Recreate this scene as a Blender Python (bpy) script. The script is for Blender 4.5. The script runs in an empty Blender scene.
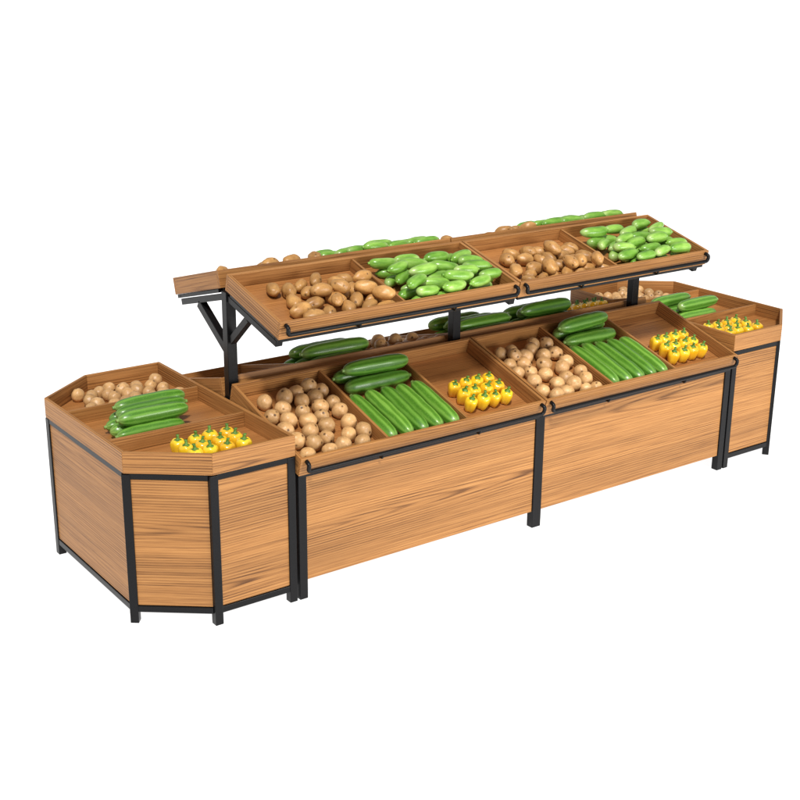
import bpy, bmesh, math, random
import numpy as np
from mathutils import Vector, Matrix, Euler, noise
random.seed(11); rng=np.random.default_rng(11)
scene=bpy.context.scene; COL=scene.collection
# ---------------------------------------------------------------- dimensions
W=0.594; D=1.1256; CX=0.2507; CY=0.197; HR=0.671; HB=0.591; BAY=1.2; XT=2*W+2*BAY; UB=1.143
# ---------------------------------------------------------------- materials
def newmat(name):
    m=bpy.data.materials.new(name); m.use_nodes=True; nt=m.node_tree; nt.nodes.clear()
    o=nt.nodes.new('ShaderNodeOutputMaterial'); b=nt.nodes.new('ShaderNodeBsdfPrincipled')
    nt.links.new(b.outputs[0],o.inputs[0]); return m,nt,b
def nd(nt,t): return nt.nodes.new(t)
def math_n(nt,op,a,b=None,c=None):
    n=nt.nodes.new('ShaderNodeMath'); n.operation=op
    for i,s in enumerate((a,b,c)):
        if s is None: continue
        if isinstance(s,(int,float)): n.inputs[i].default_value=s
        else: nt.links.new(s,n.inputs[i])
    return n.outputs[0]
def mapping(nt,src,sc):
    n=nt.nodes.new('ShaderNodeMapping'); n.inputs['Scale'].default_value=sc; nt.links.new(src,n.inputs['Vector']); return n.outputs[0]
def ramp(nt,fac,stops):
    n=nt.nodes.new('ShaderNodeValToRGB'); e=n.color_ramp.elements
    while len(e)<len(stops): e.new(0.5)
    for i,(p,c) in enumerate(stops): e[i].position=p; e[i].color=(*c,1)
    nt.links.new(fac,n.inputs[0]); return n.outputs[0]
def mixc(nt,fac,a,b,mode='MIX'):
    n=nt.nodes.new('ShaderNodeMix'); n.data_type='RGBA'; n.blend_type=mode
    for s,i in ((fac,0),(a,6),(b,7)):
        if isinstance(s,(int,float)): n.inputs[i].default_value=s
        elif isinstance(s,tuple): n.inputs[i].default_value=(*s,1)
        else: nt.links.new(s,n.inputs[i])
    return n.outputs[2]
def noise_n(nt,vec,scale,detail=4,rough=.55,dist=0):
    n=nt.nodes.new('ShaderNodeTexNoise'); n.inputs['Scale'].default_value=scale; n.inputs['Detail'].default_value=detail
    n.inputs['Roughness'].default_value=rough; n.inputs['Distortion'].default_value=dist
    nt.links.new(vec,n.inputs['Vector']); return n.outputs['Fac']
def bump(nt,b,h,strength,dist=.002):
    n=nt.nodes.new('ShaderNodeBump'); n.inputs['Strength'].default_value=strength; n.inputs['Distance'].default_value=dist
    nt.links.new(h,n.inputs['Height']); nt.links.new(n.outputs[0],b.inputs['Normal'])
def wood(name,light,mid,dark,rough=.5):
    m,nt,b=newmat(name)
    uv=nd(nt,'ShaderNodeUVMap').outputs[0]
    sep=nd(nt,'ShaderNodeSeparateXYZ'); nt.links.new(uv,sep.inputs[0])
    U,V_=sep.outputs[0],sep.outputs[1]
    low=noise_n(nt,mapping(nt,uv,(.40,2.0,1)),1,2)
    wob=noise_n(nt,mapping(nt,uv,(2.5,40,1)),1,3)
    vv=math_n(nt,'ADD',V_,math_n(nt,'MULTIPLY',math_n(nt,'SUBTRACT',low,.5),.04))
    vv=math_n(nt,'PINGPONG',vv,.14)
    uu=math_n(nt,'PINGPONG',math_n(nt,'ADD',U,math_n(nt,'MULTIPLY',low,.9)),1.4)
    d2=math_n(nt,'ADD',math_n(nt,'MULTIPLY',vv,vv),math_n(nt,'POWER',math_n(nt,'MULTIPLY',uu,.024),2.0))
    dist=math_n(nt,'SQRT',d2)
    ph=math_n(nt,'ADD',math_n(nt,'MULTIPLY',dist,880),math_n(nt,'MULTIPLY',wob,1.8))
    ring=math_n(nt,'MULTIPLY_ADD',math_n(nt,'SINE',ph),.5,.5)
    ring=math_n(nt,'POWER',ring,2.5)
    st=noise_n(nt,mapping(nt,uv,(.75,230,1)),1,8,.74)
    fine=noise_n(nt,mapping(nt,uv,(6,950,1)),1,3,.65)
    msk=noise_n(nt,mapping(nt,uv,(.9,9,1)),1,2)
    rr=math_n(nt,'MULTIPLY',ring,ramp(nt,msk,[(.35,(.03,.03,.03)),(.65,(.22,.22,.22))]))
    f=math_n(nt,'ADD',rr,st)
    f=math_n(nt,'ADD',f,math_n(nt,'MULTIPLY',math_n(nt,'SUBTRACT',fine,.5),.75))
    c=ramp(nt,f,[(.29,light),(.55,mid),(.80,dark)])
    big=noise_n(nt,mapping(nt,uv,(.5,10,1)),1,2)
    tone=ramp(nt,big,[(.3,(.82,.79,.76)),(.7,(1.14,1.12,1.08))])
    c=mixc(nt,1.0,c,tone,'MULTIPLY')
    nt.links.new(c,b.inputs['Base Color']); b.inputs['Roughness'].default_value=rough
    b.inputs['Specular IOR Level'].default_value=.3
    bump(nt,b,math_n(nt,'ADD',math_n(nt,'MULTIPLY',fine,.5),st),.22,.0012)
    return m
M_WOOD=wood('panel_wood',(.50,.252,.087),(.34,.154,.047),(.085,.032,.010))
M_WIN=wood('tray_wood',(.55,.262,.090),(.39,.167,.052),(.11,.040,.011),.42)
m,nt,b=newmat('black_metal'); M_BLK=m
tc=nd(nt,'ShaderNodeTexCoord'); n_=noise_n(nt,tc.outputs['Object'],300,3)
nt.links.new(ramp(nt,n_,[(.3,(.003,.003,.0035)),(.7,(.007,.007,.008))]),b.inputs['Base Color']); b.inputs['Roughness'].default_value=.34
b.inputs['Specular IOR Level'].default_value=.20
bump(nt,b,n_,.15,.0006)
def produce(name,build,rough,spec=.4,coat=0):
    m,nt,b=newmat(name); tc=nd(nt,'ShaderNodeTexCoord'); oi=nd(nt,'ShaderNodeObjectInfo')
    add=nt.nodes.new('ShaderNodeVectorMath'); add.operation='ADD'
    comb=nd(nt,'ShaderNodeCombineXYZ'); r=math_n(nt,'MULTIPLY',oi.outputs['Random'],9.0)
    for i in range(3): nt.links.new(r,comb.inputs[i])
    nt.links.new(tc.outputs['Object'],add.inputs[0]); nt.links.new(comb.outputs[0],add.inputs[1])
    build(nt,b,tc.outputs['Object'],add.outputs[0],oi.outputs['Random'])
    b.inputs['Roughness'].default_value=rough; b.inputs['Specular IOR Level'].default_value=spec
    if coat: b.inputs['Coat Weight'].default_value=coat; b.inputs['Coat Roughness'].default_value=.15
    return m
def potato_b(cl,cd,amt):
    def f(nt,b,oc,rc,rnd):
        a=noise_n(nt,rc,26,5,.6); c=ramp(nt,a,[(.3,cd),(.65,cl)])
        sp=noise_n(nt,rc,190,2,.5); c=mixc(nt,ramp(nt,sp,[(.60,(0,0,0)),(.70,(.5,.5,.5))]),c,(.22,.12,.045))
        v=nt.nodes.new('ShaderNodeTexVoronoi'); v.inputs['Scale'].default_value=26; nt.links.new(rc,v.inputs['Vector'])
        eye=ramp(nt,v.outputs['Distance'],[(.08,(1,1,1)),(.20,(0,0,0))])
        c=mixc(nt,math_n(nt,'MULTIPLY',eye,amt),c,(.07,.03,.012))
        c=mixc(nt,1.0,c,ramp(nt,rnd,[(0,(.78,.74,.68)),(.5,(1,.96,.92)),(1,(1.12,1.08,1.0))]),'MULTIPLY')
        nt.links.new(c,b.inputs['Base Color'])
        bump(nt,b,math_n(nt,'SUBTRACT',math_n(nt,'MULTIPLY',a,.6),eye),.5,.003)
    return f
M_POT=produce('pale_potato_skin',potato_b((.64,.40,.185),(.44,.25,.10),.95),.42,.5)
M_POT2=produce('brown_potato_skin',potato_b((.53,.295,.10),(.35,.17,.05),.75),.40,.5)
def zuc_b(nt,b,oc,rc,rnd):
    s=nd(nt,'ShaderNodeSeparateXYZ'); nt.links.new(oc,s.inputs[0])
    ang=math_n(nt,'ARCTAN2',s.outputs[1],s.outputs[2])
    w=noise_n(nt,mapping(nt,rc,(9,60,60)),1,3)
    st=math_n(nt,'SINE',math_n(nt,'ADD',math_n(nt,'MULTIPLY',ang,8),math_n(nt,'MULTIPLY',w,4)))
    c=ramp(nt,math_n(nt,'MULTIPLY_ADD',st,.5,.5),[(.15,(.062,.19,.017)),(.55,(.095,.26,.026)),(.95,(.15,.34,.050))])
    fl=noise_n(nt,rc,260,2); c=mixc(nt,ramp(nt,fl,[(.58,(0,0,0)),(.7,(.35,.35,.35))]),c,(.30,.48,.13))
    tip=ramp(nt,math_n(nt,'ABSOLUTE',s.outputs[0]),[(.135,(0,0,0)),(.165,(1,1,1))])
    c=mixc(nt,math_n(nt,'MULTIPLY',tip,.6),c,(.34,.48,.16))
    c=mixc(nt,1.0,c,ramp(nt,rnd,[(0,(.66,.74,.60)),(1,(1.3,1.18,1.15))]),'MULTIPLY')
    nt.links.new(c,b.inputs['Base Color']); bump(nt,b,st,.12,.002)
M_ZUC=produce('zucchini_skin',zuc_b,.32,.45,coat=.12)
def grn_b(nt,b,oc,rc,rnd):
    s=nd(nt,'ShaderNodeSeparateXYZ'); nt.links.new(oc,s.inputs[0])
    a=noise_n(nt,mapping(nt,rc,(14,45,45)),1,4)
    c=ramp(nt,a,[(.3,(.11,.27,.025)),(.5,(.21,.42,.058)),(.72,(.35,.57,.13))])
    tip=ramp(nt,s.outputs[0],[(.034,(0,0,0)),(.056,(1,1,1))])
    c=mixc(nt,math_n(nt,'MULTIPLY',tip,.6),c,(.50,.62,.26))
    c=mixc(nt,1.0,c,ramp(nt,rnd,[(0,(.62,.74,.50)),(1,(1.15,1.1,1.1))]),'MULTIPLY')
    nt.links.new(c,b.inputs['Base Color']); bump(nt,b,noise_n(nt,rc,120,3),.3,.002)
M_GRN=produce('small_cucumber_skin',grn_b,.32,.5,coat=.2)
def pep_b(nt,b,oc,rc,rnd):
    a=noise_n(nt,rc,18,3); c=ramp(nt,a,[(.3,(.80,.46,.012)),(.7,(.88,.62,.03))])
    c=mixc(nt,1.0,c,ramp(nt,rnd,[(0,(1,.84,.8)),(1,(1.05,1.08,1))]),'MULTIPLY')
    nt.links.new(c,b.inputs['Base Color'])
M_PEP=produce('yellow_pepper_skin',pep_b,.22,.5,coat=.4)
def stem_b(nt,b,oc,rc,rnd):
    nt.links.new(ramp(nt,noise_n(nt,rc,60,3),[(.3,(.05,.13,.015)),(.7,(.13,.26,.035))]),b.inputs['Base Color'])
M_STEM=produce('pepper_stem_skin',stem_b,.5)
# ---------------------------------------------------------------- mesh building
class MB:
    def __init__(s): s.v=[]; s.f=[]; s.uv=[]; s.mi=[]
    def quad(s,pts,uvs,mi=0):
        k=len(s.v); s.v+=[tuple(p) for p in pts]; s.f.append(tuple(range(k,k+len(pts)))); s.uv.append(uvs); s.mi.append(mi)
    def hexa(s,c,g=0,mi=0):
        """8 corners ordered (x0y0z0,x1y0z0,x1y1z0,x0y1z0, then z1); g = grain axis."""
        c=[Vector(p) for p in c]
        off=(random.uniform(0,40),random.uniform(0,40))
        ax=[(c[1]-c[0]).normalized(),(c[3]-c[0]).normalized(),(c[4]-c[0]).normalized()]
        o=c[0]; G=ax[g]; oth=[a-G*a.dot(G) for i,a in enumerate(ax) if i!=g]
        oth=[a.normalized() for a in oth]
        k=len(s.v); s.v+=[tuple(p) for p in c]
        for q in ((0,3,2,1),(4,5,6,7),(0,1,5,4),(1,2,6,5),(2,3,7,6),(3,0,4,7)):
            s.f.append(tuple(k+i for i in q)); s.mi.append(mi)
            s.uv.append([(off[0]+(c[i]-o).dot(G), off[1]+(c[i]-o).dot(oth[0])+.73*(c[i]-o).dot(oth[1])) for i in q])
    def box(s,lo,hi,g=0,M=None,mi=0):
        x0,y0,z0=lo;x1,y1,z1=hi
        c=[Vector(p) for p in ((x0,y0,z0),(x1,y0,z0),(x1,y1,z0),(x0,y1,z0),(x0,y0,z1),(x1,y0,z1),(x1,y1,z1),(x0,y1,z1))]
        if M is not None: c=[M@p for p in c]
        s.hexa(c,g,mi)
    def beam(s,a,b_,w,h,up=(0,0,1)):
        a=Vector(a);b_=Vector(b_);d=(b_-a).normalized();u=Vector(up);sd=d.cross(u).normalized();u=sd.cross(d)
        q=lambda p,i,j:p+sd*i*w/2+u*j*h/2
        s.hexa([q(a,-1,-1),q(b_,-1,-1),q(b_,1,-1),q(a,1,-1),q(a,-1,1),q(b_,-1,1),q(b_,1,1),q(a,1,1)],0)
    def obj(s,name,mats,parent=None,bevel=.0018):
        me=bpy.data.meshes.new(name); me.from_pydata(s.v,[],s.f)
        ul=me.uv_layers.new(name='UVMap')
        for p,uvs in zip(me.polygons,s.uv):
            for l,uvc in zip(p.loop_indices,uvs): ul.data[l].uv=uvc
        for p,k in zip(me.polygons,s.mi): p.material_index=k
        bm=bmesh.new(); bm.from_mesh(me); bmesh.ops.recalc_face_normals(bm,faces=bm.faces); bm.to_mesh(me); bm.free()
        for mt in mats: me.materials.append(mt)
        o=bpy.data.objects.new(name,me); COL.objects.link(o)
        if bevel:
            b=o.modifiers.new('edge','BEVEL'); b.width=bevel; b.segments=2; b.limit_method='ANGLE'
        if parent: o.parent=parent
        return o
def empty(name,loc,label,cat,group=None):
    e=bpy.data.objects.new(name,None); e.empty_display_size=.1; e.location=loc; COL.objects.link(e)
    e['label']=label; e['category']=cat
    if group: e['group']=group
    return e
def adopt(o,parent):
    o.parent=parent; o.matrix_parent_inverse=Matrix.Identity(4)
    if parent.type=='EMPTY': o.location=-parent.location+o.location
def rod(name,pts,r,parent,fillet=.02):
    P=[Vector(p) for p in pts]; out=[P[0]]
    for i in range(1,len(P)-1):
        a=(P[i-1]-P[i]).normalized(); c=(P[i+1]-P[i]).normalized()
        f=min(fillet,(P[i-1]-P[i]).length*.48,(P[i+1]-P[i]).length*.48)
        for t in range(9):
            t=t/8.0
            p0=P[i]+a*f; p2=P[i]+c*f
            out.append(p0*((1-t)**2)+P[i]*(2*t*(1-t))+p2*(t*t))
    out.append(P[-1])
    verts=[];faces=[];n=12;prev=None
    for i,p in enumerate(out):
        d=(out[min(i+1,len(out)-1)]-out[max(i-1,0)]).normalized()
        if prev is None: u=d.orthogonal().normalized()
        else: u=(prev-d*prev.dot(d)).normalized()
        prev=u; w=d.cross(u)
        for k in range(n):
            a=2*math.pi*k/n; verts.append(p+u*math.cos(a)*r+w*math.sin(a)*r)
    for i in range(len(out)-1):
        for k in range(n): faces.append((i*n+k,i*n+(k+1)%n,(i+1)*n+(k+1)%n,(i+1)*n+k))
    faces.append(tuple(range(n-1,-1,-1))); faces.append(tuple((len(out)-1)*n+k for k in range(n)))
    me=bpy.data.meshes.new(name); me.from_pydata([tuple(v) for v in verts],[],faces)
    for p in me.polygons: p.use_smooth=len(p.vertices)==4
    me.materials.append(M_BLK); o=bpy.data.objects.new(name,me); COL.objects.link(o)
    if parent: o.parent=parent
    return o
# ---------------------------------------------------------------- end stands
def inset_poly(P,t):
    n=len(P); out=[]
    for i in range(n):
        a=Vector(P[i-1]);b_=Vector(P[i]);c=Vector(P[(i+1)%n])
        d1=(b_-a).normalized();d2=(c-b_).normalized()
        n1=Vector((-d1.y,d1.x));n2=Vector((-d2.y,d2.x))
        bis=(n1+n2).normalized(); out.append(b_+bis*(t/bis.dot(n1)))
    return out
def prism(mb,P,z0,z1):
    n=len(P); of=(random.uniform(0,40),random.uniform(0,40))
    mb.quad([(p[0],p[1],z1) for p in P],[(p[0]+of[0],p[1]+of[1]) for p in P])
    mb.quad([(p[0],p[1],z0) for p in reversed(P)],[(p[0]+of[0],p[1]+of[1]) for p in reversed(P)])
    for i in range(n):
        a=P[i];b_=P[(i+1)%n]
        mb.quad([(a[0],a[1],z0),(b_[0],b_[1],z0),(b_[0],b_[1],z1),(a[0],a[1],z1)],[(of[0],of[1]),(of[0]+.3,of[1]),(of[0]+.3,of[1]+.01),(of[0],of[1]+.01)])
def end_stand(mirror):
    g=.003
    P=[(CX,0),(W-g,0),(W-g,D),(CX,D),(0,D-CY),(0,CY)]
    if mirror: P=[(XT-x,y) for x,y in P][::-1]
    root=empty('end_display_stand',(sum(p[0] for p in P)/6,D/2,0),
       'half-octagon wooden produce stand with black metal frame and tray top' ,'display stand','octagonal end stands of the produce display')
    ch=[]
    P2=[Vector(p) for p in P]
    inn=inset_poly(P,.017)
    for i,p in enumerate(inn):
        mb=MB()
        d=(Vector(P[(i+1)%6])-P2[i]).normalized(); M=Matrix.Translation((p[0],p[1],0))@Matrix.Rotation(math.atan2(d.y,d.x),4,'Z')
        mb.box((-.016,-.016,0),(.016,.016,HB-.004),2,M); ch.append(mb.obj('leg',[M_BLK]))
    fr=MB(); o1=inset_poly(P,.003); o2=inset_poly(P,.025); q1=inset_poly(P,.007); q2=inset_poly(P,.017)
    for i in range(6):
        j=(i+1)%6
        L=(Vector(o1[j])-Vector(o1[i])).normalized()*.0175
        for z0,z1 in ((HB-.022,HB-.001),(.045,.070)):
            a,b_,c,d=o1[i]+L,o1[j]-L,o2[j]-L*.6,o2[i]+L*.6
            fr.hexa([(*a,z0),(*b_,z0),(*c,z0),(*d,z0),(*a,z1),(*b_,z1),(*c,z1),(*d,z1)])
        pm=MB(); a,b_,c,d=q1[i]+L,q1[j]-L,q2[j]-L*.8,q2[i]+L*.8; z0,z1=.072,HB-.024
        pm.hexa([(*a,z0),(*b_,z0),(*c,z0),(*d,z0),(*a,z1),(*b_,z1),(*c,z1),(*d,z1)],0)
        ch.append(pm.obj('side_panel',[M_WOOD]))
    ch.append(fr.obj('frame',[M_BLK]))
    t=MB(); prism(t,inset_poly(P,.004),HB+.001,HB+.013)
    i1=inset_poly(P,.014)
    for i in range(6):
        j=(i+1)%6; a,b_,c,d=P2[i],P2[j],i1[j],i1[i]
        t.hexa([(*a,HB),(*b_,HB),(*c,HB),(*d,HB),(*a,HR),(*b_,HR),(*c,HR),(*d,HR)],0)
    tray=t.obj('tray',[M_WIN,M_WOOD]); ch.append(tray)
    for k,p in enumerate(tray.data.polygons): p.material_index=0 if k<8 else 1
    for y in (.36,.745):
        dm=MB(); x0=.0145; x1=W-g-.0145
        if mirror: x0,x1=XT-x1,XT-x0
        dm.box((x0,y-.006,HB+.0135),(x1,y+.006,HR-.008),0); dd=dm.obj('divider',[M_WOOD],bevel=.001); dd.parent=tray
    for o in ch: adopt(o,root)
    return root
end_stand(False); end_stand(True)
# ---------------------------------------------------------------- central stand
root=empty('produce_display_stand',(XT/2,D/2,0),'long double-sided two-tier wooden produce stand on black metal legs','display stand')
ch=[]
xs=[W+.0243,W+BAY,W+2*BAY-.0243]
ux=[W+.027,W+.003+UB-.001,W+2*UB-.030]
for k,x in enumerate(xs):
    hw=.024 if k==1 else .0175
    for y in (.0,D-.035):
        mb=MB(); mb.box((x-hw,y,0),(x+hw,y+.035,.508),2); ch.append(mb.obj('leg',[M_BLK]))
    mb=MB(); mb.box((ux[k]-.021,.512,0),(ux[k]+.021,.550,1.10),2); ch.append(mb.obj('post',[M_BLK]))
for k in range(2):
    x0=xs[k]+(.024 if k==1 else .0175)+.001; x1=xs[k+1]-(.024 if k==0 else .0175)-.001
    for y in (.006,D-.024):
        mb=MB(); mb.box((x0,y,.075),(x1,y+.018,.500),0); ch.append(mb.obj('front_panel',[M_WOOD]))
fr=MB()
for k,x in enumerate(ux):
    x=max(x,xs[0]) if k==0 else x
    fr.box((x-.014,.036,.43),(x+.014,.511,.465),1); fr.box((x-.014,.551,.43),(x+.014,D-.036,.465),1)
    fr.box((x-.014,.036,.08),(x+.014,.511,.105),1); fr.box((x-.014,.551,.08),(x+.014,D-.036,.105),1)
for k in range(2):
    fr.box((ux[k]+.022,.519,.62),(ux[k+1]-.022,.543,.645),0)
    fr.box((ux[k]+.022,.519,1.045),(ux[k+1]-.022,.543,1.075),0)
ch.append(fr.obj('frame',[M_BLK]))
def frame_mat(x,y0,z0,y1,z1,rear):
    v=Vector((0,y1-y0,z1-z0)); L=v.length; v.normalize()
    u=Vector((-1 if rear else 1,0,0)); n=u.cross(v)
    M=Matrix((( u.x,v.x,n.x,x),(u.y,v.y,n.y,y0),(u.z,v.z,n.z,z0),(0,0,0,1)))
    return M,L
TR={}
def make_tray(tag,x0,y0,z0,y1,z1,rear,H,ndiv,Lb):
    Lu=Lb-.006
    M,V=frame_mat(x0+(Lu if rear else 0),y0,z0,y1,z1,rear)
    t=MB(); tk=.014
    t.box((tk+.0005,tk+.0005,0.0),(Lu-tk-.0005,V-tk-.0005,.011),0,M)
    t.box((0,0,-.002),(Lu,tk,H),0,M,1); t.box((0,V-tk,-.002),(Lu,V,H),0,M,1)
    t.box((0,tk+.0004,-.002),(tk,V-tk-.0004,H),1,M,1); t.box((Lu-tk,tk+.0004,-.002),(Lu,V-tk-.0004,H),1,M,1)
    tray=t.obj('tray',[M_WIN,M_WOOD]); ch.append(tray)
    cw=(Lu-2*tk-(ndiv)*.012)/(ndiv+1); comps=[]
    for i in range(ndiv+1):
        a=tk+i*(cw+.012); comps.append((a,a+cw))
        if i<ndiv:
            dm=MB(); dm.box((a+cw+.0003,tk+.001,.0115),(a+cw+.0117,V-tk-.001,H-.006),1,M); dd=dm.obj('divider',[M_WOOD],bevel=.001); dd.parent=tray
    e=MB(); e.box((.006,.006,-.018),(Lu-.006,.034,-.0025),0,M); e.box((.03,V-.03,-.018),(Lu-.03,V-.008,-.0025),0,M)
    for u in (.006,Lu-.026): e.box((u,.0345,-.018),(u+.020,V-.0305,-.0025),1,M)
    ee=e.obj('support_frame',[M_BLK]); ee.parent=tray
    yy=-.024; zr=H*.42; zt=H-.012
    pts=[(.024,.004,zt),(.022,yy,zt),(.022,yy,zr),(Lu-.022,yy,zr),(Lu-.022,yy,zt),(Lu-.024,.004,zt)]
    r=rod('guard_rail',[M@Vector(p) for p in pts],.0082,tray,fillet=.030)
    for u in (.3,.7):
        rr=rod('rail_bracket',[M@Vector((Lu*u,yy,zr)),M@Vector((Lu*u,yy,.006)),M@Vector((Lu*u,.002,.006))],.0050,tray,fillet=.012)
    if rear: comps=comps[::-1]
    TR[tag]=(M,V,comps,.011,tk)
for k in range(2):
    x=W+.003+k*BAY
    make_tray(('lf',k),x,-.010,.513,.506,.668,False,.074,2,BAY)
    make_tray(('lr',k),x,D+.010,.513,.556,.668,True,.074,2,BAY)
    x=W+.003+k*UB
    make_tray(('uf',k),x,.115,1.005,.512,1.112,False,.068,1,UB)
    make_tray(('ur',k),x,.947,1.005,.550,1.112,True,.068,1,UB)
for k,x in enumerate(ux):
    a=MB(); xx=x
    a.beam((xx,.150,.979),(xx,.511,1.075),.030,.026); a.beam((xx,.551,1.075),(xx,.912,.979),.030,.026)
    ch.append(a.obj('arm',[M_BLK]))
    if k==0:
        a=MB(); a.beam((xx,.552,.865),(xx,.765,1.004),.030,.036); ch.append(a.obj('brace',[M_BLK]))
        a=MB(); a.beam((xx,.510,.905),(xx,.370,1.024),.026,.030); ch.append(a.obj('brace',[M_BLK]))
for o in ch: adopt(o,root)
# ---------------------------------------------------------------- produce meshes
def ico(name,semi,seed,amp,mat,fq=1.6):
    bm=bmesh.new(); bmesh.ops.create_icosphere(bm,subdivisions=4,radius=1)
    for v in bm.verts:
        n=v.co.normalized(); k=1+amp*noise.noise(n*fq+Vector((seed*3.1,seed,0)))+amp*.3*noise.noise(n*fq*2.3+Vector((0,seed,4)))
        v.co=Vector((n.x*semi[0],n.y*semi[1],n.z*semi[2]))*k
    me=bpy.data.meshes.new(name); bm.to_mesh(me); bm.free()
    for p in me.polygons: p.use_smooth=True
    me.materials.append(mat); return me
POT=[ico('round_potato',(.035,.032+.001*i,.032),i+1,.07,M_POT) for i in range(5)]
POT2=[ico('oval_potato',(.044+.002*i,.031,.029),i+11,.11,M_POT2,1.3) for i in range(5)]
def tube(name,half,r,bend,mat,taper,tipr,seed,ribs=0,n=24,m=34,stalk=1.07):
    V=[];F=[]
    for i in range(m+1):
        t=-1+2*i/m; x=half*math.sin(t*math.pi/2)
        e=max(0,1-abs(x/half)**taper)**.5
        rr=r*e*(1+tipr*(x/half))*(1+.05*noise.noise(Vector((x*25,seed,0))))
        cz=bend*(1-(x/half)**2)
        for k in range(n):
            a=2*math.pi*k/n; q=rr*(1+ribs*math.cos(8*a))
            V.append((x,cz+q*math.cos(a),q*math.sin(a)))
    for i in range(m):
        for k in range(n): F.append((i*n+k,(i+1)*n+k,(i+1)*n+(k+1)%n,i*n+(k+1)%n))
    b0=len(V)
    for j,(xx,rr) in enumerate(((-half*.985,r*.26),(-half*(1+stalk)/2,r*.2),(-half*stalk,r*.24))):
        for k in range(n):
            a=2*math.pi*k/n; V.append((xx,rr*math.cos(a),rr*math.sin(a)))
    for j in range(2):
        for k in range(n): F.append((b0+j*n+k,b0+j*n+(k+1)%n,b0+(j+1)*n+(k+1)%n,b0+(j+1)*n+k))
    F.append(tuple(b0+2*n+k for k in range(n)))
    me=bpy.data.meshes.new(name); me.from_pydata(V,[],F)
    bm=bmesh.new(); bm.from_mesh(me); bmesh.ops.remove_doubles(bm,verts=bm.verts,dist=1e-6); bmesh.ops.recalc_face_normals(bm,faces=bm.faces); bm.to_mesh(me); bm.free()
    for p in me.polygons: p.use_smooth=True
    me.materials.append(mat); return me
ZUC=[tube('zucchini',.157+.003*i,.0350,.003*(i-1.5),M_ZUC,5,.04*(-1)**i,i,.008,stalk=1.04) for i in range(4)]
GRN=[tube('small_cucumber',.058+.003*i,.0235,.004*(i-1.5),M_GRN,3.0,.10*(-1)**i,i+9,0,18,18) for i in range(4)]
def pepper_meshes():
    V=[];F=[];n=32
    prof=[(.0,.010,0),(.004,.004,0),(.012,.0005,.3),(.019,.004,.8),(.0235,.014,1),(.0275,.028,1),(.0300,.042,1),(.0300,.050,1),(.0275,.059,1),(.022,.0645,.9),(.014,.0645,.6),(.007,.060,.3),(.001,.057,0)]
    for r,z,l in prof:
        for k in range(n):
            a=2*math.pi*k/n; q=max(r,.0003)*(1-.13*l*(.5-.5*math.cos(4*a))**2)
            V.append((q*math.cos(a),q*math.sin(a),z-.0025*l*math.cos(4*a)*(1 if z>.055 or z<.01 else 0)))
    for i in range(len(prof)-1):
        for k in range(n): F.append((i*n+k,i*n+(k+1)%n,(i+1)*n+(k+1)%n,(i+1)*n+k))
    me=bpy.data.meshes.new('pepper_body'); me.from_pydata(V,[],F)
    for p in me.polygons: p.use_smooth=True
    me.materials.append(M_PEP)
    V=[];F=[];n=12
    for (r,z,x) in ((.012,.0605,0),(.0145,.0645,0),(.010,.0665,0),(.0062,.069,0),(.0054,.075,.001),(.0056,.080,.003),(.0066,.084,.004),(.0002,.0845,.004)):
        for k in range(n):
            a=2*math.pi*k/n; q=r*(1+(.18*math.cos(5*a) if z<.067 else 0)); V.append((x+q*math.cos(a),q*math.sin(a),z))
    for i in range(7):
        for k in range(n): F.append((i*n+k,i*n+(k+1)%n,(i+1)*n+(k+1)%n,(i+1)*n+k))
    ms=bpy.data.meshes.new('pepper_stem'); ms.from_pydata(V,[],F)
    for p in ms.polygons: p.use_smooth=True
    ms.materials.append(M_STEM); return me,ms
PB,PS=pepper_meshes()
# ---------------------------------------------------------------- packing
class Bin:
    def __init__(s,M,u0,u1,v0,v1,n0): s.M=M; s.r=(u0,u1,v0,v1); s.n0=n0; s.S=np.zeros((0,4))
    def drop(s,offs,r,hz,region=None,bias=(0,0),K=60,sq=.95,hmax=9):
        u0,u1,v0,v1=region or s.r
        offs=np.array(offs); lo=offs.min(0); hi=offs.max(0)
        au,bu,av,bv=u0+r-lo[0],u1-r-hi[0],v0+r-lo[1],v1-r-hi[1]
        if bu<au: au=bu=(au+bu)/2
        if bv<av: av=bv=(av+bv)/2
        best=None
        for _ in range(K):
            c=np.array((rng.uniform(au,bu),rng.uniform(av,bv))); h=s.n0+hz
            if len(s.S):
                for o in offs:
                    d2=(s.S[:,0]-c[0]-o[0])**2+(s.S[:,1]-c[1]-o[1])**2; rr=((s.S[:,3]+r)*sq)**2
                    mk=d2<rr
                    if mk.any(): h=max(h,float((s.S[mk,2]+np.sqrt(rr[mk]-d2[mk])).max()))
            cost=h+bias[0]*c[0]+bias[1]*c[1]
            if best is None or cost<best[0]: best=(cost,c,h)
        _,c,h=best
        if h>s.n0+hmax: return None
        s.S=np.vstack([s.S]+[[[c[0]+o[0],c[1]+o[1],h,r]] for o in offs])
        return s.M@Vector((float(c[0]),float(c[1]),float(h)))
def put(me,name,loc,R,label,cat,group):
    o=bpy.data.objects.new(name,me); o.matrix_world=Matrix.Translation(loc)@R.to_4x4(); COL.objects.link(o)
    o['label']=label;o['category']=cat;o['group']=group; return o
def rot_of(M): return M.to_3x3().normalized()
def potatoes(B,n,region=None,bias=(0,.02),where='in the tray',hmax=9,K=110,sc=1.0):
    R0=rot_of(B.M)
    for i in range(n):
        s=random.uniform(.88,1.05)*sc
        p=B.drop([(0,0)],.033*s,.031*s,region,bias,hmax=hmax,K=K)
        if p is None: continue
        o=put(random.choice(POT),'potato',p,R0@Euler([random.uniform(0,6.28) for _ in range(3)]).to_matrix(),'round pale tan potato with dark eyes '+where,'potato','round potatoes in the trays')
        o.scale=(s,s,s)
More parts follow.
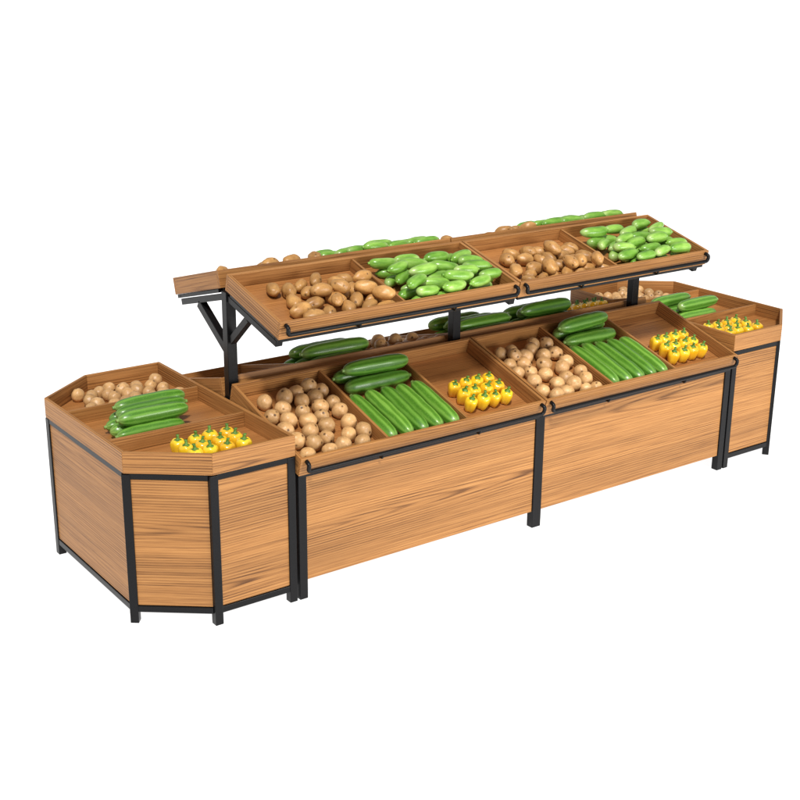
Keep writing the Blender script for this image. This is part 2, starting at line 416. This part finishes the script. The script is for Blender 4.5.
def potatoes2(B,n,region=None,bias=(0,.02),where='in the upper tray',hmax=9,sc=.93):
    R0=rot_of(B.M)
    for i in range(n):
        a=random.uniform(0,3.14); s=random.uniform(.84,1.04)*sc; k=.014
        p=B.drop([(k*math.cos(a),k*math.sin(a)),(-k*math.cos(a),-k*math.sin(a))],.030*s,.0285*s,region,bias,hmax=hmax,K=90)
        if p is None: continue
        o=put(random.choice(POT2),'potato',p,R0@Matrix.Rotation(a,3,'Z')@Matrix.Rotation(random.uniform(-.2,.2),3,'Y')@Matrix.Rotation(random.uniform(0,6.28),3,'X'),'oval golden brown potato '+where,'potato','oval potatoes in the upper trays')
        o.scale=(s,s,s)
def greens(B,n,region=None,bias=(0,.02),hmax=9,spread=.24,K=110):
    R0=rot_of(B.M)
    for i in range(n):
        a=random.gauss(.02,spread)+(math.pi if random.random()<.5 else 0); s=random.uniform(.92,1.08)
        offs=[(k*math.cos(a),k*math.sin(a)) for k in (-.038*s,-.013*s,.013*s,.038*s)]
        p=B.drop(offs,.0225*s,.0225*s,region,bias,sq=.96,hmax=hmax,K=K)
        if p is None: continue
        o=put(random.choice(GRN),'small_cucumber',p,R0@Matrix.Rotation(a,3,'Z')@Matrix.Rotation(random.uniform(-.08,.08),3,'Y')@Matrix.Rotation(random.choice((0,3.14))+random.uniform(-.3,.3),3,'X'),'short bright green cucumber piled in the upper tray','cucumber','short cucumbers in the upper trays')
        o.scale=(s,s,s)
def zucc(B,n,ang,region=None,bias=(0,0),jit=.035,sc=1.0,K=160,hmax=9):
    R0=rot_of(B.M)
    for i in range(n):
        a=ang+random.gauss(0,jit); s=sc*random.uniform(.97,1.01); H=.130*s
        offs=[(k*H*math.cos(a),k*H*math.sin(a)) for k in np.linspace(-1,1,9)]
        p=B.drop(offs,.0348*s,.0345*s,region,bias,K=K,sq=.975,hmax=hmax)
        if p is None: continue
        if random.random()<.5: a+=math.pi
        o=put(random.choice(ZUC),'zucchini',p,R0@Matrix.Rotation(a,3,'Z')@Matrix.Rotation(random.uniform(0,.5)+random.choice((0,3.14)),3,'X'),'long green striped zucchini lying in the tray','zucchini','zucchini piled in the trays')
        o.scale=(s,s,s)
def zucc_rows(B,a0,n,ang,lo,hi,along,sc=1.0):
    st=(hi-lo)/n
    for i in range(n):
        c0=lo+i*st; c1=c0+st
        reg=(c0,c1,*a0) if along=='u' else (*a0,c0,c1)
        zucc(B,1,ang,reg,jit=.012,K=20,sc=sc)
def peppers(B,u0,v0,nu=4,nv=3,du=.062,dv=.062):
    R0=rot_of(B.M)
    for j in range(nv):
        for i in range(nu):
            s=random.uniform(.95,1.04)
            loc=B.M@Vector((u0+i*du+random.uniform(-.002,.002),v0+j*dv+random.uniform(-.002,.002),B.n0+.001))
            e=bpy.data.objects.new('pepper',None); e.empty_display_size=.03; COL.objects.link(e)
            e.matrix_world=Matrix.Translation(loc)@(R0@Euler((random.uniform(-.06,.06),random.uniform(-.06,.06),random.uniform(0,6.28))).to_matrix()).to_4x4()
            e.scale=(s,s,s)
            e['label']='yellow bell pepper standing upright with green stem';e['category']='bell pepper';e['group']='yellow peppers in rows'
            for me,nm in ((PB,'body'),(PS,'stem')):
                o=bpy.data.objects.new(nm,me); COL.objects.link(o); o.parent=e
def mkbin(tag,ci):
    M,V,comps,n0,tk=TR[tag]; a,b_=comps[ci]; return Bin(M,a+.001,b_-.001,tk+.001,V-tk-.001,n0)
for k in range(2):
    B=mkbin(('lf',k),0); u0,u1,v0,v1=B.r
    potatoes(B,36,(u0+.015,u1,v0,v1-.035),where='piled in the lower tray',hmax=.056,K=70)
    B=mkbin(('lf',k),1); u0,u1,v0,v1=B.r
    zucc_rows(B,(v0,v0+.336),5,math.pi/2,u0,u1,'u')
    zucc_rows(B,(u0+.01,u1-.01),2,0,v0+.342,v1-.01,'v')
    zucc(B,2,0,(u0,u1,v0+.335,v1-.01),jit=.04,K=60,hmax=.095)
    B=mkbin(('lf',k),2); u0,u1,v0,v1=B.r
    peppers(B,u0+.092,v0+.108)
    B=mkbin(('uf',k),0); u0,u1,v0,v1=B.r; potatoes2(B,30,(u0+(.09 if k==0 else .04),u1,v0,v1-.06),bias=(-.04,.07),hmax=.075)
    B=mkbin(('uf',k),1); u0,u1,v0,v1=B.r; greens(B,40,(u0+.03,u1-.01,v0,v1-.05),bias=(-.02,.08),hmax=.088)
    B=mkbin(('ur',k),0); u0,u1,v0,v1=B.r; potatoes2(B,34,(u0,u1,v0+.10,v1-.005),bias=(0,-.05),hmax=.060)
    B=mkbin(('ur',k),1); u0,u1,v0,v1=B.r; greens(B,46,(u0,u1,v0+.12,v1),bias=(0,-.05),hmax=.075,spread=.12,K=260)
    for ci in ((1,2) if k==0 else (0,1)):
        B=mkbin(('lr',k),ci); u0,u1,v0,v1=B.r
        if (k,ci)==(0,2): potatoes(B,26,(u0,u1,v0+.25,v1),bias=(0,-.08),where='in the far lower tray',hmax=.085)
        else:
            zucc_rows(B,(u0+.01,u1-.01),3,0,v0+.29,v1,'v'); zucc(B,5,0,(u0,u1,v0+.28,v1),bias=(0,-.03),hmax=.125)
    if k==1: B=mkbin(('lr',k),2); peppers(B,B.r[0]+.05,B.r[2]+.22)
I=Matrix.Identity(4)
for mir in (False,True):
    M=Matrix.Translation((XT-W,0,0)) if mir else I
    base=HB+.013
    B=Bin(M,*( (.20,.57) if not mir else (.03,.38)),.02,.35,base)
    peppers(B,(.225 if not mir else .055),.080,dv=.066,du=.066)
    B=Bin(M,.08,.50,.37,.735,base)
    ur=(.08,.45) if not mir else (.04,.42)
    zucc_rows(B,ur,4,0,.41,.66,'v',sc=.90); zucc(B,3,0,(ur[0],ur[1],.42,.65),jit=.05,hmax=.1,sc=.9)
    B=Bin(M,*((.12,.55) if not mir else (.03,.45)),.77,1.05,base)
    potatoes(B,24,where='in the end stand tray',hmax=.034,K=30,sc=.86)
# ---------------------------------------------------------------- floor, world, lights, camera
m,nt,b=newmat('self_lit_white_floor'); b.inputs['Roughness'].default_value=.9
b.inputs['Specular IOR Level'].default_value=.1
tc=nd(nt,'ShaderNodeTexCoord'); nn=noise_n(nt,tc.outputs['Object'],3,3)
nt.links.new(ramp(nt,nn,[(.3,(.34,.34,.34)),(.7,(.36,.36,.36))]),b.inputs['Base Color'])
b.inputs['Emission Color'].default_value=(1,1,1,1); b.inputs['Emission Strength'].default_value=.96  # glow added to the floor so the stand's shadows wash out to white
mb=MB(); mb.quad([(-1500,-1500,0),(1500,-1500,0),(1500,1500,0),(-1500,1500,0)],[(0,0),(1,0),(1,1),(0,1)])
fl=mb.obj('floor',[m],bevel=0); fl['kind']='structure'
w=bpy.data.worlds.new('World'); scene.world=w; w.use_nodes=True
bg=w.node_tree.nodes['Background']; bg.inputs[0].default_value=(1,1,1,1); bg.inputs[1].default_value=.42
sun=bpy.data.lights.new('sun','SUN'); sun.energy=3.3; sun.angle=math.radians(6); sun.color=(1,.975,.93)
so=bpy.data.objects.new('sun',sun); COL.objects.link(so)
d=Vector((.42,.62,-1.0)); so.rotation_euler=d.to_track_quat('-Z','Y').to_euler()
al=bpy.data.lights.new('added_fill_light','AREA'); al.shape='RECTANGLE'; al.size=2.4; al.size_y=1.0; al.energy=105; al.color=(1,.985,.96)  # added out-of-view fill, brightens the produce beneath the upper shelf
ao=bpy.data.objects.new('added_fill_light',al); COL.objects.link(ao); ao.location=(2.4,-3.6,1.30)
ao.rotation_euler=(Vector((1.7,.7,.85))-ao.location).to_track_quat('-Z','Y').to_euler()
cam=bpy.data.cameras.new('camera'); cam.lens=1289.10*36/800; cam.sensor_width=36; cam.clip_end=5000
co=bpy.data.objects.new('camera',cam); COL.objects.link(co)
co.location=(-1.6873,-3.7981,2.2919); co.rotation_mode='XYZ'; co.rotation_euler=(1.2470,-.0079,-.6238)
scene.camera=co
scene.view_settings.view_transform='Standard'; scene.view_settings.look='None'; scene.view_settings.exposure=0
